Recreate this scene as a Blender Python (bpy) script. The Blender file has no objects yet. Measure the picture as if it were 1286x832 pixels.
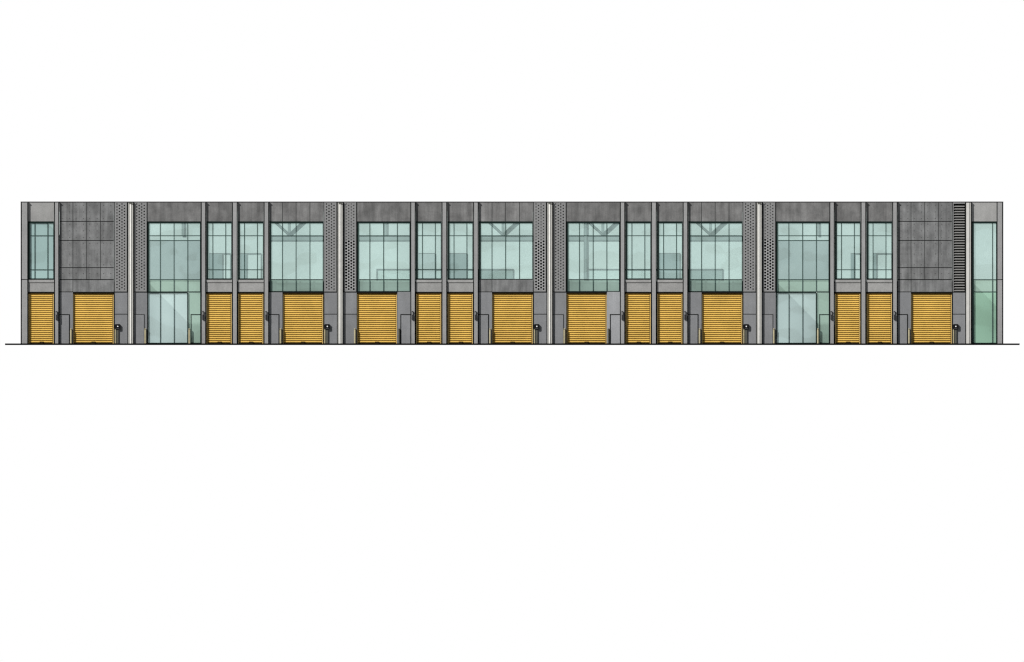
import bpy, math, random
from mathutils import Vector
random.seed(7)
scene = bpy.context.scene
col = scene.collection
S = 0.056          # metres per unit of the measured elevation
def X(x): return (x - 643.0) * S
def Z(y): return (431.6 - y) * S

# ------------------------------------------------------------------ materials
def new_mat(name):
    m = bpy.data.materials.new(name); m.use_nodes = True
    nt = m.node_tree; nt.nodes.clear()
    out = nt.nodes.new('ShaderNodeOutputMaterial')
    return m, nt, out
def N(nt, t, **kw):
    n = nt.nodes.new(t)
    for k, v in kw.items(): setattr(n, k, v)
    return n
def L(nt, a, b): nt.links.new(a, b)

def mapped_noise(nt, scale, detail=4, rough=0.55, stretch=(1, 1, 1)):
    tc = N(nt, 'ShaderNodeTexCoord'); mp = N(nt, 'ShaderNodeMapping')
    mp.inputs['Scale'].default_value = stretch
    L(nt, tc.outputs['Object'], mp.inputs['Vector'])
    n = N(nt, 'ShaderNodeTexNoise'); n.inputs['Scale'].default_value = scale
    n.inputs['Detail'].default_value = detail; n.inputs['Roughness'].default_value = rough
    L(nt, mp.outputs['Vector'], n.inputs['Vector'])
    return n
def remap(nt, sock, a, b, lo=0.3, hi=0.7):
    r = N(nt, 'ShaderNodeMapRange')
    r.inputs['From Min'].default_value = lo; r.inputs['From Max'].default_value = hi
    r.inputs['To Min'].default_value = a; r.inputs['To Max'].default_value = b
    L(nt, sock, r.inputs['Value']); return r.outputs['Result']
def mul(nt, a, b):
    m = N(nt, 'ShaderNodeMath', operation='MULTIPLY'); L(nt, a, m.inputs[0])
    if hasattr(b, 'is_linked'): L(nt, b, m.inputs[1])
    else: m.inputs[1].default_value = b
    return m.outputs[0]
def tinted(nt, rgb, fac):
    c = N(nt, 'ShaderNodeVectorMath', operation='SCALE')
    c.inputs[0].default_value = rgb; L(nt, fac, c.inputs['Scale'])
    return c.outputs[0]
def tone(nt):
    a = N(nt, 'ShaderNodeAttribute'); a.attribute_name = 'tone'; return a.outputs['Fac']

def concrete(name, rgb, mott=0.16, streak=0.14):
    m, nt, out = new_mat(name)
    b = N(nt, 'ShaderNodeBsdfPrincipled')
    f1 = remap(nt, mapped_noise(nt, 1.1, 6, 0.62).outputs['Fac'], 1 - mott, 1 + mott)
    f2 = remap(nt, mapped_noise(nt, 1.0, 4, 0.6, (2.6, 2.6, 0.28)).outputs['Fac'], 1 - streak, 1 + streak)
    f3 = remap(nt, mapped_noise(nt, 12.0, 3, 0.7).outputs['Fac'], 0.88, 1.12)
    f = mul(nt, mul(nt, mul(nt, f1, f2), f3), tone(nt))
    L(nt, tinted(nt, rgb, f), b.inputs['Base Color'])
    b.inputs['Roughness'].default_value = 0.85
    b.inputs['Specular IOR Level'].default_value = 0.1
    bp = N(nt, 'ShaderNodeBump'); bp.inputs['Strength'].default_value = 0.15
    bp.inputs['Distance'].default_value = 0.01
    L(nt, mapped_noise(nt, 30, 4, 0.7).outputs['Fac'], bp.inputs['Height'])
    L(nt, bp.outputs[0], b.inputs['Normal'])
    L(nt, b.outputs[0], out.inputs[0]); return m

def plain(name, rgb, rough=0.6, metal=0.0, var=0.06, scale=3.0, spec=0.4):
    m, nt, out = new_mat(name)
    b = N(nt, 'ShaderNodeBsdfPrincipled')
    f = remap(nt, mapped_noise(nt, scale, 4, 0.6).outputs['Fac'], 1 - var, 1 + var)
    L(nt, tinted(nt, rgb, mul(nt, f, tone(nt))), b.inputs['Base Color'])
    b.inputs['Roughness'].default_value = rough; b.inputs['Metallic'].default_value = metal
    b.inputs['Specular IOR Level'].default_value = spec
    L(nt, b.outputs[0], out.inputs[0]); return m

def glass(name, film, trans, k_film=0.20, k_gloss=0.17):
    """tinted architectural glass: see-through tint + film mottled with painted reflections + sky reflection"""
    m, nt, out = new_mat(name)
    d = N(nt, 'ShaderNodeBsdfDiffuse'); t = N(nt, 'ShaderNodeBsdfTransparent')
    g = N(nt, 'ShaderNodeBsdfGlossy'); g.inputs['Roughness'].default_value = 0.03
    f = remap(nt, mapped_noise(nt, 0.3, 1, 0.5, (1, 1, 0.45)).outputs['Fac'], 0.78, 1.20)  # broad mottling puts soft reflection gradients into the film colour
    L(nt, tinted(nt, film, mul(nt, f, tone(nt))), d.inputs['Color'])
    L(nt, tinted(nt, trans, tone(nt)), t.inputs['Color'])
    g.inputs['Color'].default_value = (film[0] * 1.15, film[1] * 1.1, film[2] * 1.1, 1)
    bp = N(nt, 'ShaderNodeBump'); bp.inputs['Strength'].default_value = 1.0
    bp.inputs['Distance'].default_value = 0.06
    L(nt, mapped_noise(nt, 0.42, 1, 0.4).outputs['Fac'], bp.inputs['Height'])
    L(nt, bp.outputs[0], g.inputs['Normal'])
    m1 = N(nt, 'ShaderNodeMixShader'); m1.inputs[0].default_value = k_film
    L(nt, t.outputs[0], m1.inputs[1]); L(nt, d.outputs[0], m1.inputs[2])
    m2 = N(nt, 'ShaderNodeMixShader'); m2.inputs[0].default_value = k_gloss
    L(nt, m1.outputs[0], m2.inputs[1]); L(nt, g.outputs[0], m2.inputs[2])
    L(nt, m2.outputs[0], out.inputs[0]); return m

M = {
 'panel':   concrete('dark_concrete', (0.152, 0.154, 0.156), 0.28, 0.30),
 'fascia':  concrete('fascia_concrete', (0.138, 0.137, 0.137), 0.30, 0.26),
 'lower':   concrete('smooth_concrete', (0.192, 0.196, 0.205), 0.08, 0.06),
 'light':   concrete('light_concrete', (0.275, 0.274, 0.270), 0.12, 0.06),
 'column':  concrete('column_concrete', (0.262, 0.262, 0.264), 0.07, 0.05),
 'tie':     plain('tie_hole', (0.075, 0.075, 0.075), 0.9, spec=0.06),
 'joint':   plain('dark_joint_sealant', (0.010, 0.011, 0.011), 0.8, var=0.1, spec=0.06),
 'soft':    plain('soft_joint', (0.045, 0.046, 0.046), 0.8, var=0.1, spec=0.06),
 'frame':   plain('dark_green_frame', (0.007, 0.016, 0.014), 0.5, spec=0.06),
 'mull':    plain('teal_grey_mullion', (0.035, 0.062, 0.056), 0.5, spec=0.06),
 'coping':  plain('black_coping', (0.018, 0.018, 0.018), 0.5, spec=0.06),
 'perf':    plain('perforated_metal', (0.20, 0.20, 0.202), 0.6, var=0.08, spec=0.15),
 'perfback':plain('perforated_backing', (0.018, 0.019, 0.019), 0.8, spec=0.06),
 'void':    plain('dark_void', (0.004, 0.004, 0.004), 0.9, spec=0.06),
 'louvre':  plain('louvre_metal', (0.20, 0.198, 0.193), 0.5),
 'steel':   plain('grey_steel', (0.36, 0.355, 0.335), 0.5),
 'bead':    plain('white_column_highlight', (0.74, 0.73, 0.70), 0.45, spec=0.2),  # bright highlight of the steel columns, put into a white colour

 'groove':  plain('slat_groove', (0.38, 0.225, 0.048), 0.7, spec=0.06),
 'jambgrey': plain('pale_grey_cover', (0.52, 0.51, 0.49), 0.6, spec=0.2),
 'yellow':  plain('yellow_shutter', (0.60, 0.375, 0.080), 0.55, spec=0.2, var=0.10, scale=0.8),
 'jamb':    plain('yellow_guide', (0.62, 0.42, 0.14), 0.5),
 'brown':   plain('shutter_header', (0.055, 0.032, 0.006), 0.6, spec=0.06),
 'lock':    plain('dark_lock', (0.03, 0.018, 0.006), 0.5, spec=0.06),
 'black':   plain('black_plastic', (0.008, 0.008, 0.009), 0.35, spec=0.06),
 'lamp':    plain('lamp_body', (0.045, 0.046, 0.05), 0.5, spec=0.06),
 'lampglass': plain('lamp_diffuser', (0.20, 0.205, 0.21), 0.3),
 'lens':    plain('white_lens', (0.80, 0.80, 0.80), 0.3),
 'tan':     plain('faded_yellow_paint', (0.36, 0.32, 0.20), 0.6, var=0.12),
 'dull':    plain('dull_steel_paint', (0.09, 0.09, 0.075), 0.6, var=0.12, spec=0.06),
 'base':    plain('bollard_base', (0.05, 0.05, 0.045), 0.6, spec=0.06),
 'inwall':  plain('interior_paint', (0.46, 0.50, 0.49), 0.8, var=0.03),
 'inbeam':  plain('interior_beam_paint', (0.15, 0.18, 0.175), 0.7, var=0.04),
 'infloor': plain('interior_floor', (0.40, 0.42, 0.41), 0.7, var=0.03),
 'inlining': plain('interior_lining', (0.29, 0.325, 0.325), 0.8, var=0.04),
 'indark':  plain('interior_grey', (0.14, 0.18, 0.18), 0.8, var=0.04),
 'inmid':   plain('interior_mid', (0.20, 0.25, 0.24), 0.8, var=0.04),
 'edge':    plain('painted_pane_shade', (0.06, 0.10, 0.088), 0.6, spec=0.1),  # shade along the pane edges, put into a dark teal colour
 'insteel': plain('interior_steel', (0.03, 0.045, 0.043), 0.6),
 'inrail':  plain('interior_rail', (0.02, 0.03, 0.03), 0.6),
 'slab':    plain('floor_slab', (0.30, 0.34, 0.31), 0.8),
 'added_rooflight': None,
 'roof':    plain('roof_membrane', (0.22, 0.22, 0.22), 0.9, var=0.1),
 'strip':   plain('asphalt_strip', (0.002, 0.002, 0.002), 0.9, spec=0.06),
 'ground':  plain('pale_paving', (0.22, 0.22, 0.217), 0.9, var=0.05, scale=0.3),
 'g_light': glass('clear_teal_glass', (0.67, 0.88, 0.85), (0.86, 1.0, 0.98)),
 'g_mid':   glass('grey_teal_glass', (0.56, 0.73, 0.71), (0.82, 0.95, 0.94), 0.24, 0.18),
 'g_end':   glass('end_bay_glass', (0.40, 0.56, 0.545), (0.86, 1.0, 0.98), 0.72, 0.18),
 'g_pale':  glass('pale_entrance_glass', (0.55, 0.70, 0.69), (0.88, 1.0, 0.98), 0.66, 0.20),
 'g_green': glass('green_glass', (0.37, 0.52, 0.44), (0.76, 0.93, 0.85), 0.64, 0.20),
 'g_span':  glass('spandrel_glass', (0.30, 0.41, 0.365), (0.60, 0.78, 0.70), 0.66, 0.16),
 'g_fresh': glass('fresh_green_glass', (0.335, 0.55, 0.42), (0.66, 0.92, 0.77), 0.74, 0.18),
}

def translucent(name, rgb):
    m, nt, out = new_mat(name)
    t = N(nt, 'ShaderNodeBsdfTranslucent'); d = N(nt, 'ShaderNodeBsdfDiffuse'); x = N(nt, 'ShaderNodeMixShader')
    t.inputs[0].default_value = (*rgb, 1); d.inputs[0].default_value = (*rgb, 1); x.inputs[0].default_value = 0.12
    L(nt, t.outputs[0], x.inputs[1]); L(nt, d.outputs[0], x.inputs[2]); L(nt, x.outputs[0], out.inputs[0]); return m
def clear(name, rgb):
    m, nt, out = new_mat(name); t = N(nt, 'ShaderNodeBsdfTransparent'); g = N(nt, 'ShaderNodeBsdfGlossy'); x = N(nt, 'ShaderNodeMixShader')
    t.inputs[0].default_value = (*rgb, 1); x.inputs[0].default_value = 0.05; g.inputs['Roughness'].default_value = .1
    L(nt, t.outputs[0], x.inputs[1]); L(nt, g.outputs[0], x.inputs[2]); L(nt, x.outputs[0], out.inputs[0]); return m
M['railglass'] = clear('rail_glass', (.92, .95, .94)); M['railglass_d'] = clear('grey_rail_glass', (.62, .66, .65))
M['added_rooflight'] = clear('clear_added_rooflight', (0.92, 0.96, 0.95))  # for the roof glazing added to light the interior
# ------------------------------------------------------------------ mesh builder
class MB:
    def __init__(s): s.v = []; s.f = []; s.mi = []; s.t = []; s.mats = []
    def m(s, name):
        if name not in s.mats: s.mats.append(name)
        return s.mats.index(name)
    def poly(s, pts, faces, mat, tone=1.0):
        o = len(s.v); s.v += [tuple(p) for p in pts]; k = s.m(mat)
        for f in faces: s.f.append([o + i for i in f]); s.mi.append(k); s.t.append(tone)
    def box(s, x0, x1, z0, z1, y0, y1, mat, tone=1.0):
        p = [(x0,y0,z0),(x1,y0,z0),(x1,y1,z0),(x0,y1,z0),(x0,y0,z1),(x1,y0,z1),(x1,y1,z1),(x0,y1,z1)]
        s.poly(p, [(0,1,5,4),(1,2,6,5),(2,3,7,6),(3,0,4,7),(4,5,6,7),(3,2,1,0)], mat, tone)
    def pb(s, xa, xb, ya, yb, d0, d1, mat, tone=1.0):      # measured x range, top and bottom, depth range
        s.box(X(xa), X(xb), Z(yb), Z(ya), d0, d1, mat, tone)
    def sheet(s, xa, xb, ya, yb, y, mat, tone=1.0):         # one glass sheet
        s.poly([(X(xa), y, Z(yb)), (X(xb), y, Z(yb)), (X(xb), y, Z(ya)), (X(xa), y, Z(ya))], [(0, 1, 2, 3)], mat, tone)
    def bar(s, p, q, w, y0, y1, mat):                       # bar in the facade plane
        p = Vector(p); q = Vector(q); d = (q - p).normalized(); n = Vector((-d.y, d.x)) * w / 2
        c = [p + n, p - n, q - n, q + n]
        pts = [(a.x, y0, a.y) for a in c] + [(a.x, y1, a.y) for a in c]
        s.poly(pts, [(0,1,2,3),(7,6,5,4),(0,4,5,1),(1,5,6,2),(2,6,7,3),(3,7,4,0)], mat)
    def tube(s, cx, cy, z0, z1, r0, r1, n, mat, caps=True, tone=1.0):
        pts = [(cx + r * math.cos(2*math.pi*i/n), cy + r * math.sin(2*math.pi*i/n), z) for z, r in ((z0, r0), (z1, r1)) for i in range(n)]
        f = [(i, (i+1) % n, n + (i+1) % n, n + i) for i in range(n)]
        if caps: f += [tuple(range(n-1, -1, -1)), tuple(range(n, 2*n))]
        s.poly(pts, f, mat, tone)
    def disc_y(s, cx, cz, r, y0, y1, n, mat):               # cylinder pointing at the viewer
        pts = [(cx + r * math.cos(2*math.pi*i/n), y, cz + r * math.sin(2*math.pi*i/n)) for y in (y0, y1) for i in range(n)]
        f = [(i, (i+1) % n, n + (i+1) % n, n + i) for i in range(n)] + [tuple(range(n)), tuple(range(2*n-1, n-1, -1))]
        s.poly(pts, f, mat)
    def build(s, name, parent=None, smooth=False):
        me = bpy.data.meshes.new(name); me.from_pydata(s.v, [], s.f)
        for k in s.mats: me.materials.append(M[k])
        me.polygons.foreach_set('material_index', s.mi)
        if smooth: me.polygons.foreach_set('use_smooth', [True] * len(s.f))
        at = me.attributes.new('tone', 'FLOAT', 'FACE'); at.data.foreach_set('value', s.t)
        me.update()
        import bmesh
        bm = bmesh.new(); bm.from_mesh(me); bmesh.ops.recalc_face_normals(bm, faces=bm.faces); bm.to_mesh(me); bm.free()
        o = bpy.data.objects.new(name, me); col.objects.link(o)
        if parent: o.parent = parent
        return o

def empty(name, loc, label, cat, group=None):
    o = bpy.data.objects.new(name, None); col.objects.link(o); o.location = loc
    o['label'] = label; o['category'] = cat
    if group: o['group'] = group
    return o
def rt(a=0.05): return 1 + random.uniform(-a, a)

# ------------------------------------------------------------------ levels (measured)
TOP, FAS, SILL, BAND, DOORH, GND = 254.6, 278.3, 351.4, 366.8, 394.8, 431.6
W = 0.0                     # wall face
BD = empty('warehouse_building', (0, 0, 0),
           'long low grey concrete warehouse block with teal glazing, yellow roller shutters and projecting columns', 'building')
XL, XR, DEPTH = 26.2, 1259.7, 14.0

# ------------------------------------------------------------------ facade pieces
def solid(name, xa, xb, ya, yb, mat, front=W, tn=None, joints_v=(), joints_h=(), ties=False, back=0.35, jm='soft'):
    m = MB()
    vs = [xa] + sorted(joints_v) + [xb]; hs = [ya] + sorted(joints_h) + [yb]
    for i in range(len(vs) - 1):
        for j in range(len(hs) - 1):
            m.pb(vs[i], vs[i+1], hs[j], hs[j+1], front, back, mat, (tn or 1.0) * rt(0.06))
    for v in joints_v: m.pb(v - 0.38, v + 0.38, ya, yb, front - 0.006, front + 0.05, jm)
    for h in joints_h: m.pb(xa, xb, h - 0.42, h + 0.42, front - 0.009, front + 0.05, 'joint')
    if ties:
        for i in range(len(vs) - 1):
            for j in range(len(hs) - 1):
                for fx in (vs[i] + 4, vs[i+1] - 4):
                    for fz in ((hs[j] + 3.5, (hs[j] + hs[j+1]) / 2, hs[j+1] - 3.5) if hs[j+1] - hs[j] > 16 else ((hs[j] + hs[j+1]) / 2,)):
                        m.disc_y(X(fx), Z(fz), 0.034, front - 0.004, front + 0.02, 8, 'tie')
    return m.build(name, BD)

def column(xa, xb, front=-0.24, mat='column', joint=None):
    m = MB()
    t = rt(0.05)
    if joint:
        m.pb(xa + 1.2, xb - 1.15, TOP, joint, front, 0.35, mat, t); m.pb(xa + 1.2, xb - 1.15, joint, GND, front, 0.35, mat, t * 1.03)
        m.pb(xa + 1.2, xb - 1.15, joint - .45, joint + .45, front - 0.008, front + .05, 'joint')
    else:
        m.pb(xa + 1.2, xb - 1.15, TOP, GND, front, 0.35, mat, t)
    m.pb(xa, xa + 1.2, TOP, GND, -0.06, 0.35, 'joint'); m.pb(xb - 1.15, xb, TOP, GND, -0.06, 0.35, 'joint')
    o = m.build('column', BD)
    c = MB(); c.pb(xa, xb, 253.4, TOP - .02, front - .01, -0.013, 'coping'); c.build('cap', o)
    return o

def window(xa, xb, ya, yb, yg, verts, hors, panes, frame_t=1.1, bot=1.1, left=None, edge=2.0):
    """frame mesh with its mullions; panes = list of (x0,x1,y0,y1,material,part name)"""
    m = MB()
    l = frame_t if left is None else left
    m.pb(xa, xb, ya, ya + 1.9, yg - 0.10, 0.35, 'frame')
    m.pb(xa, xb, yb - bot, yb, yg - 0.07, 0.35, 'frame')
    m.pb(xa, xa + l, ya + 1.6, yb - bot, yg - 0.06, 0.35, 'frame')
    m.pb(xb - frame_t, xb, ya + 1.6, yb - bot, yg - 0.06, 0.35, 'frame')
    if edge:  # dark strips painting the shade at the glass's left and top
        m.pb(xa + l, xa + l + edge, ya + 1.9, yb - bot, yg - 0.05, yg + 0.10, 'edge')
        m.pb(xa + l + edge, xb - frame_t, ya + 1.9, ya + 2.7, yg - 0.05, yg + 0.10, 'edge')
    for v, y0, y1 in verts: m.pb(v - .5, v + .5, y0, y1, yg - 0.035, yg + 0.06, 'mull')
    for h, x0, x1, mt in hors: m.pb(x0, x1, h - .45, h + .45, yg - 0.030, yg + 0.055, mt)
    w = m.build('window', BD)
    for grp in sorted(set(p[5] for p in panes)):
        g = MB()
        for (x0, x1, y0, y1, mt, nm) in panes:
            if nm == grp: g.sheet(x0, x1, y0, y1, yg + .01, mt, rt(0.05))
        g.build(grp, w)
    return w

def split(xs): return [(xs[i], xs[i+1]) for i in range(len(xs) - 1)]

def shutter(xa, xb, yf, guides=(True, True), lock_at=0.5):
    m = MB()
    top, bot = BAND + 2.6, GND - 0.2
    gl, gr = 1.9, 1.9
    n = 25; sh_top, h = 368.28, 2.5117
    x0, x1 = X(xa + gl), X(xb - gr)
    for i in range(n):
        zt = Z(sh_top + i * h); zb = Z(sh_top + (i + 1) * h); d = zt - zb
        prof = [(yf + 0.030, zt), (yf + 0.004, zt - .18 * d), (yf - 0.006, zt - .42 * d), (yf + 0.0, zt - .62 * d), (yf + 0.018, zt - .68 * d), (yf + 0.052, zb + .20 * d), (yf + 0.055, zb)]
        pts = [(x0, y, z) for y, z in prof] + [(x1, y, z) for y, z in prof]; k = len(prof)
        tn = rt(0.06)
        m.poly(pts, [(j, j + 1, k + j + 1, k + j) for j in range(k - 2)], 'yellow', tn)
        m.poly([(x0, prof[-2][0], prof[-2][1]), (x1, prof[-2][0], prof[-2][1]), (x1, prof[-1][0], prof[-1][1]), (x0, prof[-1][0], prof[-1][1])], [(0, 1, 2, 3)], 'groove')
    m.box(x0, x1, Z(bot), Z(top), yf + 0.06, yf + 0.09, 'brown')
    c = m.build('roller_shutter', BD)
    h_ = MB(); h_.pb(xa, xb, BAND - .1, BAND + 1.0, -0.02 if yf > 0.1 else -0.06, yf + 0.3, 'joint'); h_.pb(xa, xb, BAND + 1.0, top, yf - 0.05, yf + 0.3, 'brown')
    h_.build('header_box', c)
    for s_ in (0, 1):
        g = MB()
        if s_ == 0: a, b = xa, xa + gl
        else: a, b = xb - gr, xb
        g.pb(a + .5, b - .35, top, GND, yf - 0.03, yf + 0.2, 'jamb')
        e = (a, a + .5) if s_ == 0 else (b - .5, b)
        g.pb(e[0], e[1], top, GND, yf - 0.045, yf + 0.2, 'joint')
        i = (b - .35, b) if s_ == 0 else (a, a + .5)
        if s_ == 1: i = (a - .1, a + .5)
        g.pb(i[0], i[1], top, GND, yf - 0.02, yf + 0.15, 'brown')
        g.build('guide_rail', c)
    k = MB(); cx = xa + (xb - xa) * lock_at
    k.pb(cx - 2.6, cx + 2.6, GND - 2.4, GND - 1.3, yf - 0.05, yf + 0.0, 'lock'); k.pb(cx - 1.6, cx + 1.8, GND - 1.3, GND - 0.1, yf - 0.06, yf, 'lock')
    k.build('lock', c)
    return c

def door(xa, xb, front, thick=True, hinge_left=False, wallmat='lower'):
    m = MB(); j = 'joint' if thick else 'soft'; w_ = .9 if thick else .65
    m.pb(xa, xb - w_, DOORH + w_, GND, front - 0.012, front + 0.03, wallmat, 1.03)
    o = m.build('door', BD)
    f = MB(); f.pb(xa, xb, DOORH, DOORH + w_, front - 0.03, front + 0.03, j); f.pb(xb - w_, xb, DOORH + w_, GND, front - 0.03, front + 0.03, j)
    f.build('door_frame', o); return o
def door_r(xa, xb, front, wallmat='lower', tn=1.03, glassm=None):
    m = MB(); w_ = .9
    if glassm: m.sheet(xa + w_, xb, DOORH + w_, GND - .8, front, glassm)
    else: m.pb(xa + w_, xb, DOORH + w_, GND, front - 0.012, front + 0.03, wallmat, tn)
    o = m.build('door', BD); k = 'frame' if glassm else 'joint'
    f = MB(); f.pb(xa, xb, DOORH, DOORH + w_, front - 0.035, front + 0.03, k); f.pb(xa, xa + w_, DOORH + w_, GND, front - 0.035, front + 0.03, k)
    if glassm: f.pb(xa + w_, xb, GND - .8, GND, front - 0.035, front + 0.03, k)
    f.build('door_frame', o); return o

def perforated(xa, xb, ya, yb, open_from=None):
    m = MB()
    px, pz = 3.15 * S, 3.75 * S
    x0, x1, zt, zb = X(xa + .7), X(xb - .7), Z(ya), Z(yb)
    mrg = 0.6 * S
    n = max(1, int((x1 - x0 - 2 * mrg) / px)); sx = (x1 - x0 - n * px) / 2
    yfr, ybk = -0.035, -0.005
    m.box(x0, x0 + sx, zb, zt, yfr, ybk, 'perf'); m.box(x1 - sx, x1, zb, zt, yfr, ybk, 'perf')
    zo = Z(open_from) if open_from else -1e9
    for c in range(n):
        cx = x0 + sx + (c + .5) * px
        z = zt - (0.5 * pz if c % 2 else 0.0)
        if c % 2: m.box(cx - px/2, cx + px/2, z, zt, yfr, ybk, 'perf')
        while z - pz > zb:
            cz = z - pz / 2
            opn = cz < zo
            r = (1.34 if opn else (0.78 if open_from else 0.95)) * S * random.uniform(0.92, 1.08)
            outer = [(cx + px/2, cz), (cx + px/2, cz + pz/2), (cx, cz + pz/2), (cx - px/2, cz + pz/2), (cx - px/2, cz), (cx - px/2, cz - pz/2), (cx, cz - pz/2), (cx + px/2, cz - pz/2)]
            inner = [(cx + r * math.cos(k * math.pi/4), cz + r * math.sin(k * math.pi/4)) for k in range(8)]
            pts = [(a, yfr, b) for a, b in outer] + [(a, yfr, b) for a, b in inner] + [(a, ybk, b) for a, b in inner]
            fs = [(k, (k+1) % 8, 8 + (k+1) % 8, 8 + k) for k in range(8)] + [(8 + k, 8 + (k+1) % 8, 16 + (k+1) % 8, 16 + k) for k in range(8)]
            m.poly(pts, fs, 'perf', (1.35 if opn else 1.0) * rt(0.05))
            z -= pz
        m.box(cx - px/2, cx + px/2, zb, z, yfr, ybk, 'perf')
    m.pb(xa, xa + .7, ya, yb, -0.04, 0.05, 'joint'); m.pb(xb - .7, xb, ya, yb, -0.04, 0.05, 'joint')
    o = m.build('perforated_panel', BD)
    b = MB()
    split_y = open_from if open_from else yb
    b.pb(xa, xb, ya, split_y, 0.0, 0.35, 'perfback')
    if open_from: b.pb(xa, xb, split_y, yb, 0.10, 0.35, 'void')
    b.build('backing', o); return o

def steel_column(xc, plain_one=False):
    m = MB()
    m.pb(xc - 4.2, xc - 3.1, TOP, GND, -0.03, 0.35, 'joint'); m.pb(xc + 2.9, xc + 3.8, TOP, GND, -0.05, 0.35, 'joint')
    m.pb(xc - 3.1, xc + 2.9, TOP, GND, -0.22, 0.35, 'steel')
    o = m.build('steel_column', BD)
    c = MB(); c.pb(xc - 3.2, xc + 3.0, 253.4, TOP - .02, -.25, -0.013, 'coping'); c.build('cap', o)
    b = MB()
    r = 0.75 * S; n = 10
    cx = X(xc - .1)
    prof = [(cx + r * math.cos(math.pi + math.pi * i / n), -0.22 + 1.1 * r * math.sin(math.pi + math.pi * i / n)) for i in range(n + 1)]
    zt, zb = Z(TOP + 1.6), Z(GND)
    if plain_one:
        b.pb(xc - 2.6, xc + .8, TOP + .4, GND, -0.25, -0.22, 'jambgrey')
    else:
        pts = [(x, y, zb) for x, y in prof] + [(x, y, zt) for x, y in prof]; k = n + 1
        b.poly(pts, [(i, i + 1, k + i + 1, k + i) for i in range(n)] + [tuple(range(k)), tuple(range(2*k - 1, k - 1, -1))], 'bead')  # white bead paints the highlight running down the column
    b.build('cover_highlight_strip', o)
    if not plain_one:
        c = MB(); c.pb(xc - 1.9, xc + 1.7, TOP + .5, TOP + 1.5, -0.30, -0.22, 'dull'); c.build('bracket', o)

def lower_wall(xa, xb, line=True):
    solid('wall', xa, xb, BAND, GND, 'lower', joints_h=(DOORH,) if line else ())

def narrow_bay(a, light=False):
    """a = left edge of a 32.4 wide bay"""
    b = a + 32.4
    solid('fascia_panel', a, b, TOP, FAS, 'light' if light else 'fascia', tn=None)
    m1, m2 = a + 8.4, a + 24.6
    vs = [(m1, FAS + 1.6, SILL - 1.4), (m2, FAS + 1.6, SILL - 1.4)]
    hs = [(296.3, a + 1, b - 1, 'mull'), (339.0, a + 1, b - 1, 'mull')]
    xs = split([a + .9, m1, m2, b - .9]); ys = split([FAS + 1.5, 296.3, 339.0, SILL - 1.4])
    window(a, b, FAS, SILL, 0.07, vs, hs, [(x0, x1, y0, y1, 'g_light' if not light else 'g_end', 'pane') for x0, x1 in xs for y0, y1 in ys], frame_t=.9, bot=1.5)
    m = MB()
    m.pb(a, b, SILL + .3, 355.0, -0.10, 0.35, 'light'); m.pb(a, b, SILL, SILL + .3, -0.02, 0.35, 'joint')
    m.pb(a, b, 355.0, 355.8, -0.04, 0.35, 'joint'); m.build('ledge', BD)
    solid('spandrel_panel', a, b, 355.8, BAND - .1, 'light', front=-0.05, tn=1.0)
    shutter(a, b, 0.05, lock_at=0.52)

def wide_d(x0, kind):
    """kind: 'grid' concrete wall, 'glass', 'glass_conc' (concrete band under the glass)"""
    a, b = x0 + 173.8, x0 + 242.0
    js = [x0 + 190.5, x0 + 207.6, x0 + 225.0]
    if kind == 'grid':
        solid('wall_panel', a, b, TOP, SILL, 'panel', joints_v=js, joints_h=(FAS, 302.2, 336.4), ties=True)
        solid('wall_panel', a, b, SILL, BAND, 'panel', tn=1.1, joints_v=(js[0],), joints_h=(), ties=False)
        m = MB(); m.pb(a, b, SILL - .5, SILL + .5, -0.012, 0.0, 'joint'); m.build('joint', BD)
    else:
        solid('fascia_panel', a, b, TOP, FAS, 'fascia', tn=1.12, joints_v=js)
        bot = BAND if kind == 'glass' else SILL
        vs = [(j, FAS + 1.6, bot - .8) for j in js]
        hs = [(296.3, a + 1, b - 1, 'mull')]
        if kind == 'glass': hs.append((SILL, a + 1, b - 1, 'frame'))
        xs = split([a + .9] + js + [b - .9]); ps = []
        for u, v in xs:
            ps += [(u, v, FAS + 1.5, 296.3, 'g_light', 'pane'), (u, v, 296.3, SILL if kind == 'glass' else SILL - .9, 'g_light', 'pane')]
            if kind == 'glass': ps.append((u, v, SILL, BAND - .8, 'g_span', 'spandrel_pane'))
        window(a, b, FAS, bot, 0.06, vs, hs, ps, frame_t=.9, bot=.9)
        if kind != 'glass':
            solid('spandrel_panel', a, b, SILL, BAND, 'panel', tn=1.0, joints_v=(js[0],))
    # lower level: pier with the door, big shutter
    solid('wall', a, js[0], BAND, GND, 'lower', tn=1.0)
    m = MB(); m.pb(a, b if False else js[0], BAND - .4, BAND + .4, -0.012, 0.0, 'joint'); m.build('joint', BD)
    door(a, x0 + 186.4, 0.0)
    shutter(js[0], b, 0.17)

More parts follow.
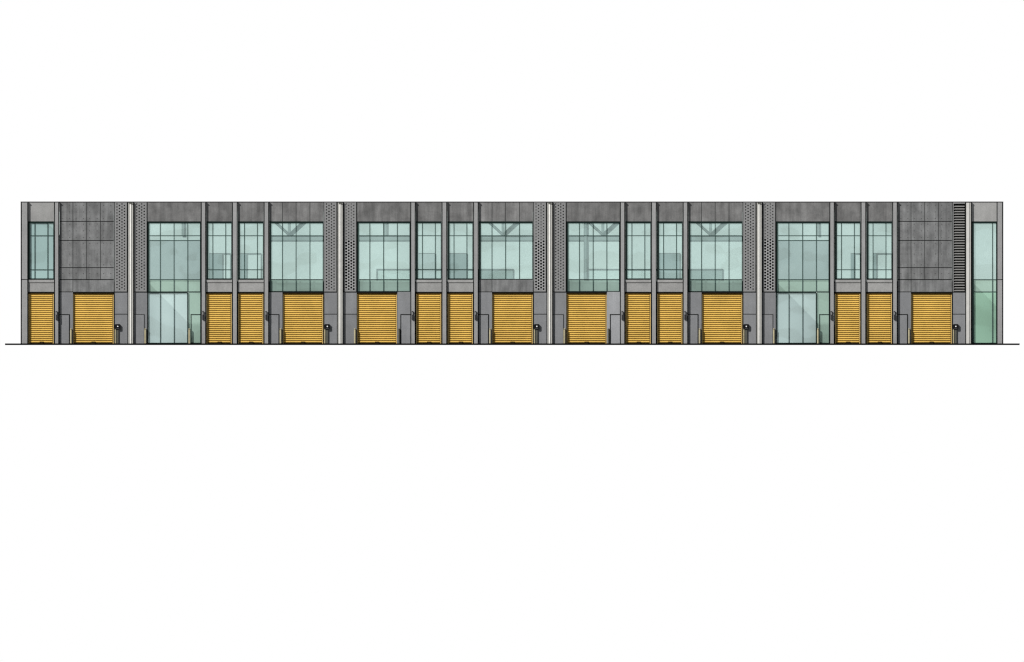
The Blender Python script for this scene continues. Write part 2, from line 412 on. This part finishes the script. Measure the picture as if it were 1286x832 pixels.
def wide_a(x0, kind, fresh=False):
    a, b = x0 + 20.6, x0 + 88.0
    js = [x0 + 37.1, x0 + 54.4, x0 + 71.6]
    solid('fascia_panel', a, b, TOP, FAS, 'fascia', tn=1.0)
    yg = 0.13
    bot = BAND
    if kind == 'entrance':
        vs = [(j, FAS + 1.6, BAND) for j in js]
        hs = [(296.3, a + 1, b - 1, 'mull'), (302.2, a + 1, b - 1, 'mull'), (SILL, a + 1, b - 1, 'mull')]
        ps = []
        for u, v in split([a + 1] + js + [b - .9]):
            ps += [(u, v, FAS + 1.5, 296.3, 'g_light', 'pane'), (u, v, 296.3, 302.2, 'g_light', 'pane'), (u, v, 302.2, SILL, 'g_mid', 'pane'),
                   (u, v, SILL, BAND - .5, 'g_green', 'spandrel_pane')]
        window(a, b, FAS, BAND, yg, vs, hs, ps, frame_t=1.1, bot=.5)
        # entrance screen
        m = MB()
        m.pb(a, js[2], BAND, BAND + 1.4, yg - 0.09, 0.35, 'frame'); m.pb(a, a + 1.4, BAND + 1.4, GND, yg - .09, .35, 'frame')
        m.pb(js[2] - .7, js[2] + .7, BAND + 1.4, GND, yg - .09, .35, 'frame'); m.pb(a + 1.4, js[2] - .7, GND - .9, GND, yg - .09, .35, 'frame')
        for j in js[:2]: m.pb(j - .35, j + .35, BAND + 1.4, GND - .9, yg - 0.05, yg + .06, 'mull')
        e = m.build('glass_entrance', BD)
        g = MB()
        for u, v in split([a + 1.4, js[0], js[1], js[2] - .7]): g.sheet(u, v, BAND + 1.4, GND - .9, yg + .01, 'g_pale', rt(.03))
        g.build('pane', e)
        s = MB(); s.sheet(js[2] + .7, b, BAND + .4, DOORH, yg + .01, 'g_green'); s.sheet(js[2] + .7, x0 + 75.2, DOORH, GND, yg + .01, 'g_green')
        s.build('side_pane', e)
        s2 = MB(); s2.pb(js[2] + .7, b, BAND, BAND + .5, yg - 0.04, yg - .002, 'mull'); s2.pb(b - .8, b, BAND + .5, GND, yg - .06, yg - .002, 'frame')
        s2.build('frame', e)
        door_r(x0 + 75.2, b - .8, yg - 0.01, glassm='g_green')
    else:
        vs = [(j, FAS + 1.6, BAND - .8) for j in js]
        hs = [(296.3, a + 1, b - 1, 'mull'), (SILL, a + 1, b - 1, 'frame')]
        ps = []
        for u, v in split([a + 1] + js + [b - .9]):
            ps += [(u, v, FAS + 1.5, 296.3, 'g_light', 'pane'), (u, v, 296.3, SILL, 'g_light', 'pane'), (u, v, SILL, BAND - .8, 'g_span', 'spandrel_pane')]
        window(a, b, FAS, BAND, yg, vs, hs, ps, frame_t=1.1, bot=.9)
        shutter(a, js[2], 0.17)
        solid('wall', js[2], b, BAND, GND, 'lower', tn=1.45 if kind == 'pale' else 1.08)
        door_r(x0 + 75.4, b, 0.0, tn=1.5 if kind == 'pale' else 1.1)

# ------------------------------------------------------------------ the row of bays
X0 = [-98.95, 164.2, 427.35, 690.5, 953.6, 1216.8]
column(26.2, 35.4, joint=SILL)                                      # left end pier
narrow_bay(35.4, light=True)
column(67.9, 74.3)
D_KIND = ['grid', 'glass', 'glass_conc', 'glass', 'grid']
A_KIND = [None, 'entrance', 'shutter', 'pale', 'entrance']
OPEN_L = [None, None, 301.5, None, 300.0]; OPEN_R = [None, None, 301.5, None, None]
for i in range(5):
    x0 = X0[i]
    if i > 0:
        steel_column(x0)
        perforated(x0 + 3.8, x0 + 20.6, TOP, BAND, OPEN_L[i])
        lower_wall(x0 + 3.8, x0 + 20.6, line=(i == 2))
        mj = MB(); mj.pb(x0 + 3.8, x0 + 20.6, BAND - .4, BAND + .4, -0.045, 0.0, 'joint'); mj.build('joint', BD)
        if i != 2: door(x0 + 3.9, x0 + 17.2, 0.0, thick=False)
        wide_a(x0, A_KIND[i], fresh=(i == 4))
        column(x0 + 88.0, x0 + 94.6)
        narrow_bay(x0 + 94.7)
        column(x0 + 127.2, x0 + 134.2)
        narrow_bay(x0 + 134.4)
        column(x0 + 166.9, x0 + 173.7)
    wide_d(x0, D_KIND[i])
    pa, pb_ = x0 + 242.2, x0 + 263.15 - 4.2
    if i < 4:
        perforated(pa, pb_, TOP, BAND, OPEN_R[i])
    else:
        m = MB(); a, b = pa, pb_
        m.pb(a, a + .8, TOP, BAND, -0.03, 0.35, 'joint'); m.pb(b - .8, b, TOP, BAND, -0.03, 0.35, 'joint')
        m.pb(a + .8, a + 1.8, TOP, BAND, -0.03, 0.35, 'perf'); m.pb(a + 1.8, b - .8, TOP, TOP + 1.6, -0.03, 0.35, 'perf')
        lv = m.build('louvre_vent', BD)
        k = MB(); k.pb(a + 1.8, b - .8, TOP + 1.6, BAND, 0.10, 0.35, 'void'); k.build('backing', lv)
        k = MB(); n = 33; y = TOP + 2.2; st = (BAND - 1.0 - y) / n
        for q in range(n):
            z0 = Z(y + q * st + st); z1 = z0 + 0.12 * st * S; xa_, xb_ = X(a + 2.0), X(b - 1.2)
            pts = [(xa_, -0.02, z0), (xa_, -0.02, z0 + .03), (xa_, 0.085, z1 + .06), (xa_, 0.085, z1 + .04), (xb_, -0.02, z0), (xb_, -0.02, z0 + .03), (xb_, 0.085, z1 + .06), (xb_, 0.085, z1 + .04)]
            k.poly(pts, [(0, 1, 5, 4), (1, 2, 6, 5), (2, 3, 7, 6), (3, 0, 4, 7), (0, 3, 2, 1), (4, 5, 6, 7)], 'louvre')
        k.build('blade_set', lv)
    lower_wall(pa, pb_)
    mj = MB(); mj.pb(pa, pb_, BAND - .4, BAND + .4, -0.045, 0.0, 'joint'); mj.pb(pa, pa + .7, BAND + .4, GND, -0.02, 0.0, 'joint'); mj.build('joint', BD)
steel_column(X0[5] - .4, plain_one=True)
# right end bay
a, b = 1220.2, 1251.8
solid('fascia_panel', a, b, TOP, FAS, 'light')
window(a, b, FAS, GND, 0.10, [(1246.5, FAS + 1.6, GND - .8)], [(SILL, a + 1, b - 1, 'mull'), (BAND, a + 1, b - 1, 'mull')],
       [(a + 1, b - .8, FAS + 1.5, SILL, 'g_light', 'pane'), (a + 1, b - .8, SILL, BAND, 'g_green', 'spandrel_pane'), (a + 1, b - .8, BAND, GND - .8, 'g_fresh', 'lower_pane')], frame_t=.9, bot=.9)
column(1251.6, 1259.7, joint=SILL)

# ------------------------------------------------------------------ body of the building behind the facade
m = MB()
m.box(X(XL) + .02, X(XL) + .32, 0, Z(TOP), 0.36, DEPTH, 'panel'); m.box(X(XR) - .32, X(XR) - .02, 0, Z(TOP), 0.36, DEPTH, 'panel')
m.box(X(XL) + .32, X(XR) - .32, 0, Z(TOP), DEPTH - .3, DEPTH, 'panel'); m.build('outer_wall', BD)
m = MB(); m.box(X(XL) + .33, X(XR) - .33, Z(266), Z(261), 9.1, DEPTH - .31, 'roof'); m.build('roof', BD)
m = MB(); m.poly([(X(XL) + .33, .36, Z(262)), (X(XR) - .33, .36, Z(262)), (X(XR) - .33, 9.1, Z(262)), (X(XL) + .33, 9.1, Z(262))], [(0, 1, 2, 3)], 'added_rooflight'); m.build('added_rooflight', BD)  # unseen glazed roof, added so sunlight reaches the interior wall
m = MB(); m.pb(XL - .3, XR + .3, 253.4, TOP - .02, -0.012, 0.40, 'coping')
m.box(X(XL) - .02, X(XL) + .36, Z(TOP) + .001, Z(253.4) , 0.40, DEPTH, 'coping'); m.box(X(XR) - .36, X(XR) + .02, Z(TOP) + .001, Z(253.4), 0.40, DEPTH, 'coping')
m.box(X(XL) + .36, X(XR) - .36, Z(TOP) + .001, Z(253.4), DEPTH - .36, DEPTH, 'coping'); m.build('coping', BD)
for xa, xb in ((XL - .3, XL + .55), (XR - .55, XR + .3)):
    m = MB(); m.pb(xa, xb, TOP, GND, -0.262, 0.355, 'joint'); m.build('corner_trim', BD)
YB = 9.0
LOB = [(184.6, 252.4), (974.2, 1041.8), (1220.0, 1252.0)]           # double-height lobbies behind the glazed entrances
xs_ = [XL + 6] + [v for l in LOB for v in l] + [XR - 6]
m = MB()
for k in range(0, len(xs_), 2): m.pb(xs_[k], xs_[k+1], 353.5, 364, 0.37, YB, 'infloor')
m.build('upper_floor', BD)
m = MB(); m.pb(XL + 6, XR - 6, 431.55, 432, 0.37, YB, 'infloor'); m.build('ground_floor', BD)
m = MB(); m.box(X(XL) + .33, X(XR) - .33, 0, Z(266.1), YB, YB + .12, 'inwall'); m.build('interior_wall', BD)
for xa, xb in LOB[:2]:
    m = MB(); m.pb(xa, xb, 302.6, 353.2, YB - .06, YB - .005, 'inlining'); m.build('interior_lining', BD)
def beam(xa, xb):
    m = MB(); m.pb(xa, xb, 297.2, 301.8, 8.95, 8.980, 'inbeam'); m.pb(xa, xb, 296.3, 297.2, 8.92, 8.990, 'insteel'); m.pb(xa, xb, 301.8, 302.6, 8.92, 8.990, 'insteel'); m.build('beam', BD)
for xa, xb in ((338, 406.5), (448, 515.8), (601.2, 669.6), (711, 778.6), (864.4, 932.5)): beam(xa, xb)
def truss(xc):
    m = MB(); z0, z1 = Z(296.0), Z(276)
    for sgn in (-1, 1):
        for off in (-1.5, 1.5):
            m.bar((X(xc + off), z0 + .05), (X(xc + off + sgn * 21), z1), 0.07, 8.90, 8.950, 'insteel')
        m.bar((X(xc), z0), (X(xc + sgn * 21), z1), 0.13, 8.955, 8.975, 'inbeam')
    m.pb(xc - 1.7, xc + 1.7, 276, 295, 8.978, 8.992, 'inbeam'); m.pb(xc - 1.0, xc + 1.0, 293, 296.4, 8.89, 8.954, 'insteel')
    m.build('roof_truss', BD)
for xc in (363.1, 631.6, 756.9, 892.2): truss(xc)
def post(xa, xb, y1):
    m = MB(); m.pb(xa, xb, 276, y1, 8.87, 8.920, 'inbeam'); m.pb(xa - .4, xa, 276, y1, 8.86, 8.930, 'insteel'); m.pb(xb, xb + .4, 276, y1, 8.86, 8.930, 'insteel'); m.build('interior_post', BD)
post(228.5, 231.2, 296.3); post(482.2, 485.3, 296.3); post(733.6, 736.6, 353); post(1026.8, 1028.4, 296.3)
def rail(xa, xb, dark):
    m = MB(); m.pb(xa, xb, 338.0, 339.1, 8.93, 8.980, 'inrail'); m.pb(xa, xa + .9, 339, 353.4, 8.93, 8.980, 'inrail'); m.pb(xb - .9, xb, 339, 353.4, 8.93, 8.980, 'inrail')
    o = m.build('balustrade', BD)
    g = MB(); g.sheet(xa + .6, xb - .6, 339, 353.4, 8.955, 'railglass_d' if dark else 'railglass'); g.build('infill_pane', o)
rail(472.7, 600.5, False); rail(601.0, 645, True); rail(737.8, 863.5, False); rail(864.0, 908, True)
def partition(xa, xb, mat='inmid', x2=None):
    m = MB(); m.pb(xa, xb, 319, 353.3, 8.93, 8.985, mat); m.pb(xa, (x2 or xb), 318.2, 319, 8.915, 8.990, 'inrail'); m.pb(xb - .6, xb, 319, 353.3, 8.91, 8.928, 'inrail')
    if x2: m.pb(x2 - .6, x2, 319, 353.3, 8.915, 8.990, 'inrail')
    m.build('partition', BD)
partition(262.7, 279.6, 'indark', 289.5); partition(302, 310, 'indark', 328); partition(525.6, 546.5, 'inlining'); partition(564.5, 586.3, 'indark')
partition(826, 854, 'indark'); partition(1068.3, 1073, 'indark', 1080.4); partition(1096, 1101, 'indark', 1120)

# ------------------------------------------------------------------ things in front of the wall
def copy_thing(root):
    r = root.copy(); col.objects.link(r)
    for ch in root.children:
        c = ch.copy(); col.objects.link(c); c.parent = r
        for g in ch.children:
            d = g.copy(); col.objects.link(d); d.parent = c
    return r

lamp0 = empty('wall_lamp', (0, -0.24, 0), '', 'wall lamp', 'wall lamps on the concrete columns')
m = MB(); m.box(-.03, .03, -.10, .10, -.02, 0, 'black'); m.build('bracket', lamp0)
m = MB(); m.tube(0, -.068, -.30, .02, .062, .062, 16, 'lamp'); m.tube(0, -.068, -.31, -.30, .045, .062, 16, 'black'); m.tube(0, -.068, .02, .05, .068, .068, 16, 'black'); m.build('lamp_body', lamp0)
m = MB(); m.tube(0, -.068, .05, .24, .048, .048, 16, 'lampglass'); m.build('lamp_diffuser', lamp0)
m = MB(); m.tube(0, -.068, .24, .29, .068, .060, 16, 'black')
for s_ in (-1, 1): m.box(s_ * .058 - .008, s_ * .058 + .008, .05, .24, -.076, -.060, 'black')
m.build('lamp_cap', lamp0)
LAMPS = [71.2, 255.2, 334.4, 518.3, 597.4, 781.8, 860.6, 1044.4, 1123.6]
LL = ['slim black wall lamp beside the leftmost narrow yellow shutter',
 'slim black wall lamp on the column right of the left glass entrance',
 'slim black wall lamp left of the leftmost window with a roof truss behind it',
 'slim black wall lamp on the column fourth in the row of lamps from the left',
 'slim black wall lamp left of the window that sits above a concrete band',
 'slim black wall lamp on the column just right of the palest grey door',
 'slim black wall lamp left of the rightmost window with a roof truss behind it',
 'slim black wall lamp on the column right of the right glass entrance',
 'slim black wall lamp on the rightmost lamp column, before the right blank concrete wall']
for i, (x, lb) in enumerate(zip(LAMPS, LL)):
    o = lamp0 if i == 0 else copy_thing(lamp0)
    o.location = (X(x - .25), -0.24, Z(396.4)); o['label'] = lb

def rbox(mb, x0, x1, z0, z1, y0, y1, r, mat):
    n = 5; pts = []
    for cx, cz, a0 in ((x1 - r, z1 - r, 0), (x0 + r, z1 - r, 90), (x0 + r, z0 + r, 180), (x1 - r, z0 + r, 270)):
        for k in range(n + 1):
            a = math.radians(a0 + 90 * k / n); pts.append((cx + r * math.cos(a), cz + r * math.sin(a)))
    k = len(pts); P = [(a, y0, b) for a, b in pts] + [(a, y1, b) for a, b in pts]
    mb.poly(P, [(i, (i+1) % k, k + (i+1) % k, k + i) for i in range(k)] + [tuple(range(k)), tuple(range(2*k-1, k-1, -1))], mat)

t0 = empty('access_terminal', (0, 0, 0), '', 'access terminal', 'access terminals beside the large shutters')
m = MB(); m.box(-.08, .06, 0.02, 1.02, -.04, .04, 'dull'); m.box(-.12, .11, 0, .02, -.07, .07, 'base'); m.build('post', t0)
m = MB(); rbox(m, -.185, .195, .98, 1.36, -.09, .05, .065, 'black'); m.box(-.10, .11, 1.02, 1.08, -.096, -.09, 'lamp'); hd = m.build('head', t0)
m = MB(); m.disc_y(.01, 1.20, .045, -.11, -.09, 20, 'lens'); m.build('reader_disc', hd)
TL = ['black access terminal on a post right of the leftmost large yellow shutter',
 'black access terminal on a post, second from the left, left of the second steel column',
 'black access terminal on a post right of the large shutter under the concrete band',
 'black access terminal on a post left of the steel column before the right glass entrance',
 'black access terminal on a post below the tall louvred vent']
for i in range(5):
    o = t0 if i == 0 else copy_thing(t0)
    o.location = (X(X0[i] + 246.6), -0.075, 0); o['label'] = TL[i]

def make_bollard(kind, wdt):
    g = 'bollards standing beside the shutters'
    r = empty('bollard', (0, 0, 0), '', 'bollard', g)
    m = MB(); m.tube(0, 0, .015, 1.02, wdt / 2, wdt / 2, 18, kind); m.tube(0, 0, 1.02, 1.05, wdt / 2, wdt * .36, 18, kind); m.build('post', r)
    m = MB(); m.tube(0, 0, 0, .015, wdt * .68, wdt * .68, 18, 'base'); m.build('base_plate', r)
    m = MB(); m.tube(0, 0, .985, 1.012, wdt / 2 + .005, wdt / 2 + .005, 18, 'base'); m.build('collar', r)
    return r
protos = {('tan', .135): None, ('tan', .09): None, ('dull', .135): None}
def bollard(x, kind, w_, label):
    k = (kind, w_)
    if protos[k] is None: protos[k] = make_bollard(kind, w_); o = protos[k]
    else: o = copy_thing(protos[k])
    o.location = (X(x), -0.10, 0); o['label'] = label
LD = ['faded yellow bollard left of the leftmost large shutter',
 'faded yellow bollard left of the large shutter beneath the leftmost roof truss',
 'faded yellow bollard left of the large shutter beneath the concrete band',
 'faded yellow bollard left of the large shutter beneath the rightmost roof truss',
 'faded yellow bollard left of the rightmost large shutter']
LR = ['thin faded yellow bollard touching the leftmost black access terminal',
 'thin faded yellow bollard touching the second access terminal from the left',
 'thin faded yellow bollard touching the middle of the five black access terminals',
 'thin faded yellow bollard touching the access terminal before the right glass entrance',
 'thin faded yellow bollard touching the access terminal under the louvred vent']
al = [None, 'faded yellow bollard at the left edge of the left glass entrance',
 'faded yellow bollard just right of the second steel column, left of a large shutter',
 'faded yellow bollard just right of the third steel column, left of a large shutter',
 'faded yellow bollard at the left edge of the right glass entrance']
ar = [None, 'faded yellow bollard before the green side glass of the left entrance',
 'dull dark bollard beside the grey door, the left one of two dark bollards',
 'dull dark bollard beside the palest grey door, the right one of two dark bollards',
 'faded yellow bollard before the green side glass of the right entrance']
for i in range(5):
    bollard(X0[i] + 188.2, 'tan', .135, LD[i]); bollard(X0[i] + 243.9, 'tan', .09, LR[i])
for i in range(1, 5):
    bollard(X0[i] + 18.4, 'tan', .135, al[i])
    bollard(X0[i] + 73.7, 'dull' if i in (2, 3) else 'tan', .135, ar[i])

# ------------------------------------------------------------------ ground
m = MB(); m.box(X(6.3), X(1280.5), -0.115, 0.0, -3.2, DEPTH + 1, 'strip'); o = m.build('pavement'); o['kind'] = 'structure'
m = MB(); g = 600; m.poly([(-g, -g, -0.1145), (g, -g, -0.1145), (g, g, -0.1145), (-g, g, -0.1145)], [(0, 1, 2, 3)], 'ground'); o = m.build('ground'); o['kind'] = 'structure'

# ------------------------------------------------------------------ light
el, az = math.radians(35.3), math.radians(45)
sun = bpy.data.lights.new('sun', 'SUN'); sun.energy = 5.0; sun.angle = math.radians(0.9); sun.color = (1.0, 0.98, 0.95)
so = bpy.data.objects.new('sun', sun); col.objects.link(so)
d = Vector((-1, -1, 1)).normalized()
so.rotation_euler = d.to_track_quat('Z', 'Y').to_euler(); so.location = (-30, -30, 30)

w = bpy.data.worlds.new('World'); scene.world = w; w.use_nodes = True
nt = w.node_tree; nt.nodes.clear()
out = N(nt, 'ShaderNodeOutputWorld'); bg = N(nt, 'ShaderNodeBackground')
tc = N(nt, 'ShaderNodeTexCoord'); sp = N(nt, 'ShaderNodeSeparateXYZ'); L(nt, tc.outputs['Generated'], sp.inputs[0])
def smooth(sock, a, b):
    r = N(nt, 'ShaderNodeMapRange', interpolation_type='SMOOTHSTEP'); L(nt, sock, r.inputs['Value'])
    r.inputs['From Min'].default_value = a; r.inputs['From Max'].default_value = b; return r.outputs['Result']
def mixc(fac, a, b):
    x = N(nt, 'ShaderNodeMix', data_type='RGBA'); L(nt, fac, x.inputs[0])
    for k, v in ((6, a), (7, b)):
        if isinstance(v, tuple): x.inputs[k].default_value = v
        else: L(nt, v, x.inputs[k])
    return x.outputs[2]
nz = N(nt, 'ShaderNodeTexNoise'); nz.inputs['Scale'].default_value = 3.6; nz.inputs['Detail'].default_value = 4
L(nt, tc.outputs['Generated'], nz.inputs['Vector'])
cr = N(nt, 'ShaderNodeValToRGB'); cr.color_ramp.elements[0].position = .40; cr.color_ramp.elements[1].position = .60
cr.color_ramp.elements[0].color = (.50, .54, .56, 1); cr.color_ramp.elements[1].color = (.78, .80, .80, 1)
L(nt, nz.outputs['Fac'], cr.inputs[0])
# hazy bright horizon with soft cloud, deeper grey-blue overhead and towards the sun side
high = mixc(smooth(sp.outputs['Z'], 0.12, 0.45), cr.outputs[0], (.16, .18, .205, 1))
skyc = mixc(smooth(sp.outputs['Y'], 0.80, 0.30), (1, 1, 1, 1), high)
L(nt, skyc, bg.inputs['Color']); bg.inputs['Strength'].default_value = 1.0
L(nt, bg.outputs[0], out.inputs[0])

# ------------------------------------------------------------------ camera
cam = bpy.data.cameras.new('camera'); co = bpy.data.objects.new('camera', cam); col.objects.link(co)
cam.type = 'ORTHO'; cam.ortho_scale = 1286 * S; cam.clip_start = 0.1; cam.clip_end = 1500
co.location = (0, -60, Z(416)); co.rotation_euler = (math.radians(90), 0, 0)
scene.camera = co
scene.view_settings.view_transform = 'Standard'; scene.view_settings.look = 'None'
scene.view_settings.exposure = 0; scene.view_settings.gamma = 1
scene.render.engine = 'CYCLES'
scene.cycles.transparent_max_bounces = 12
scene.cycles.filter_width = 1.25
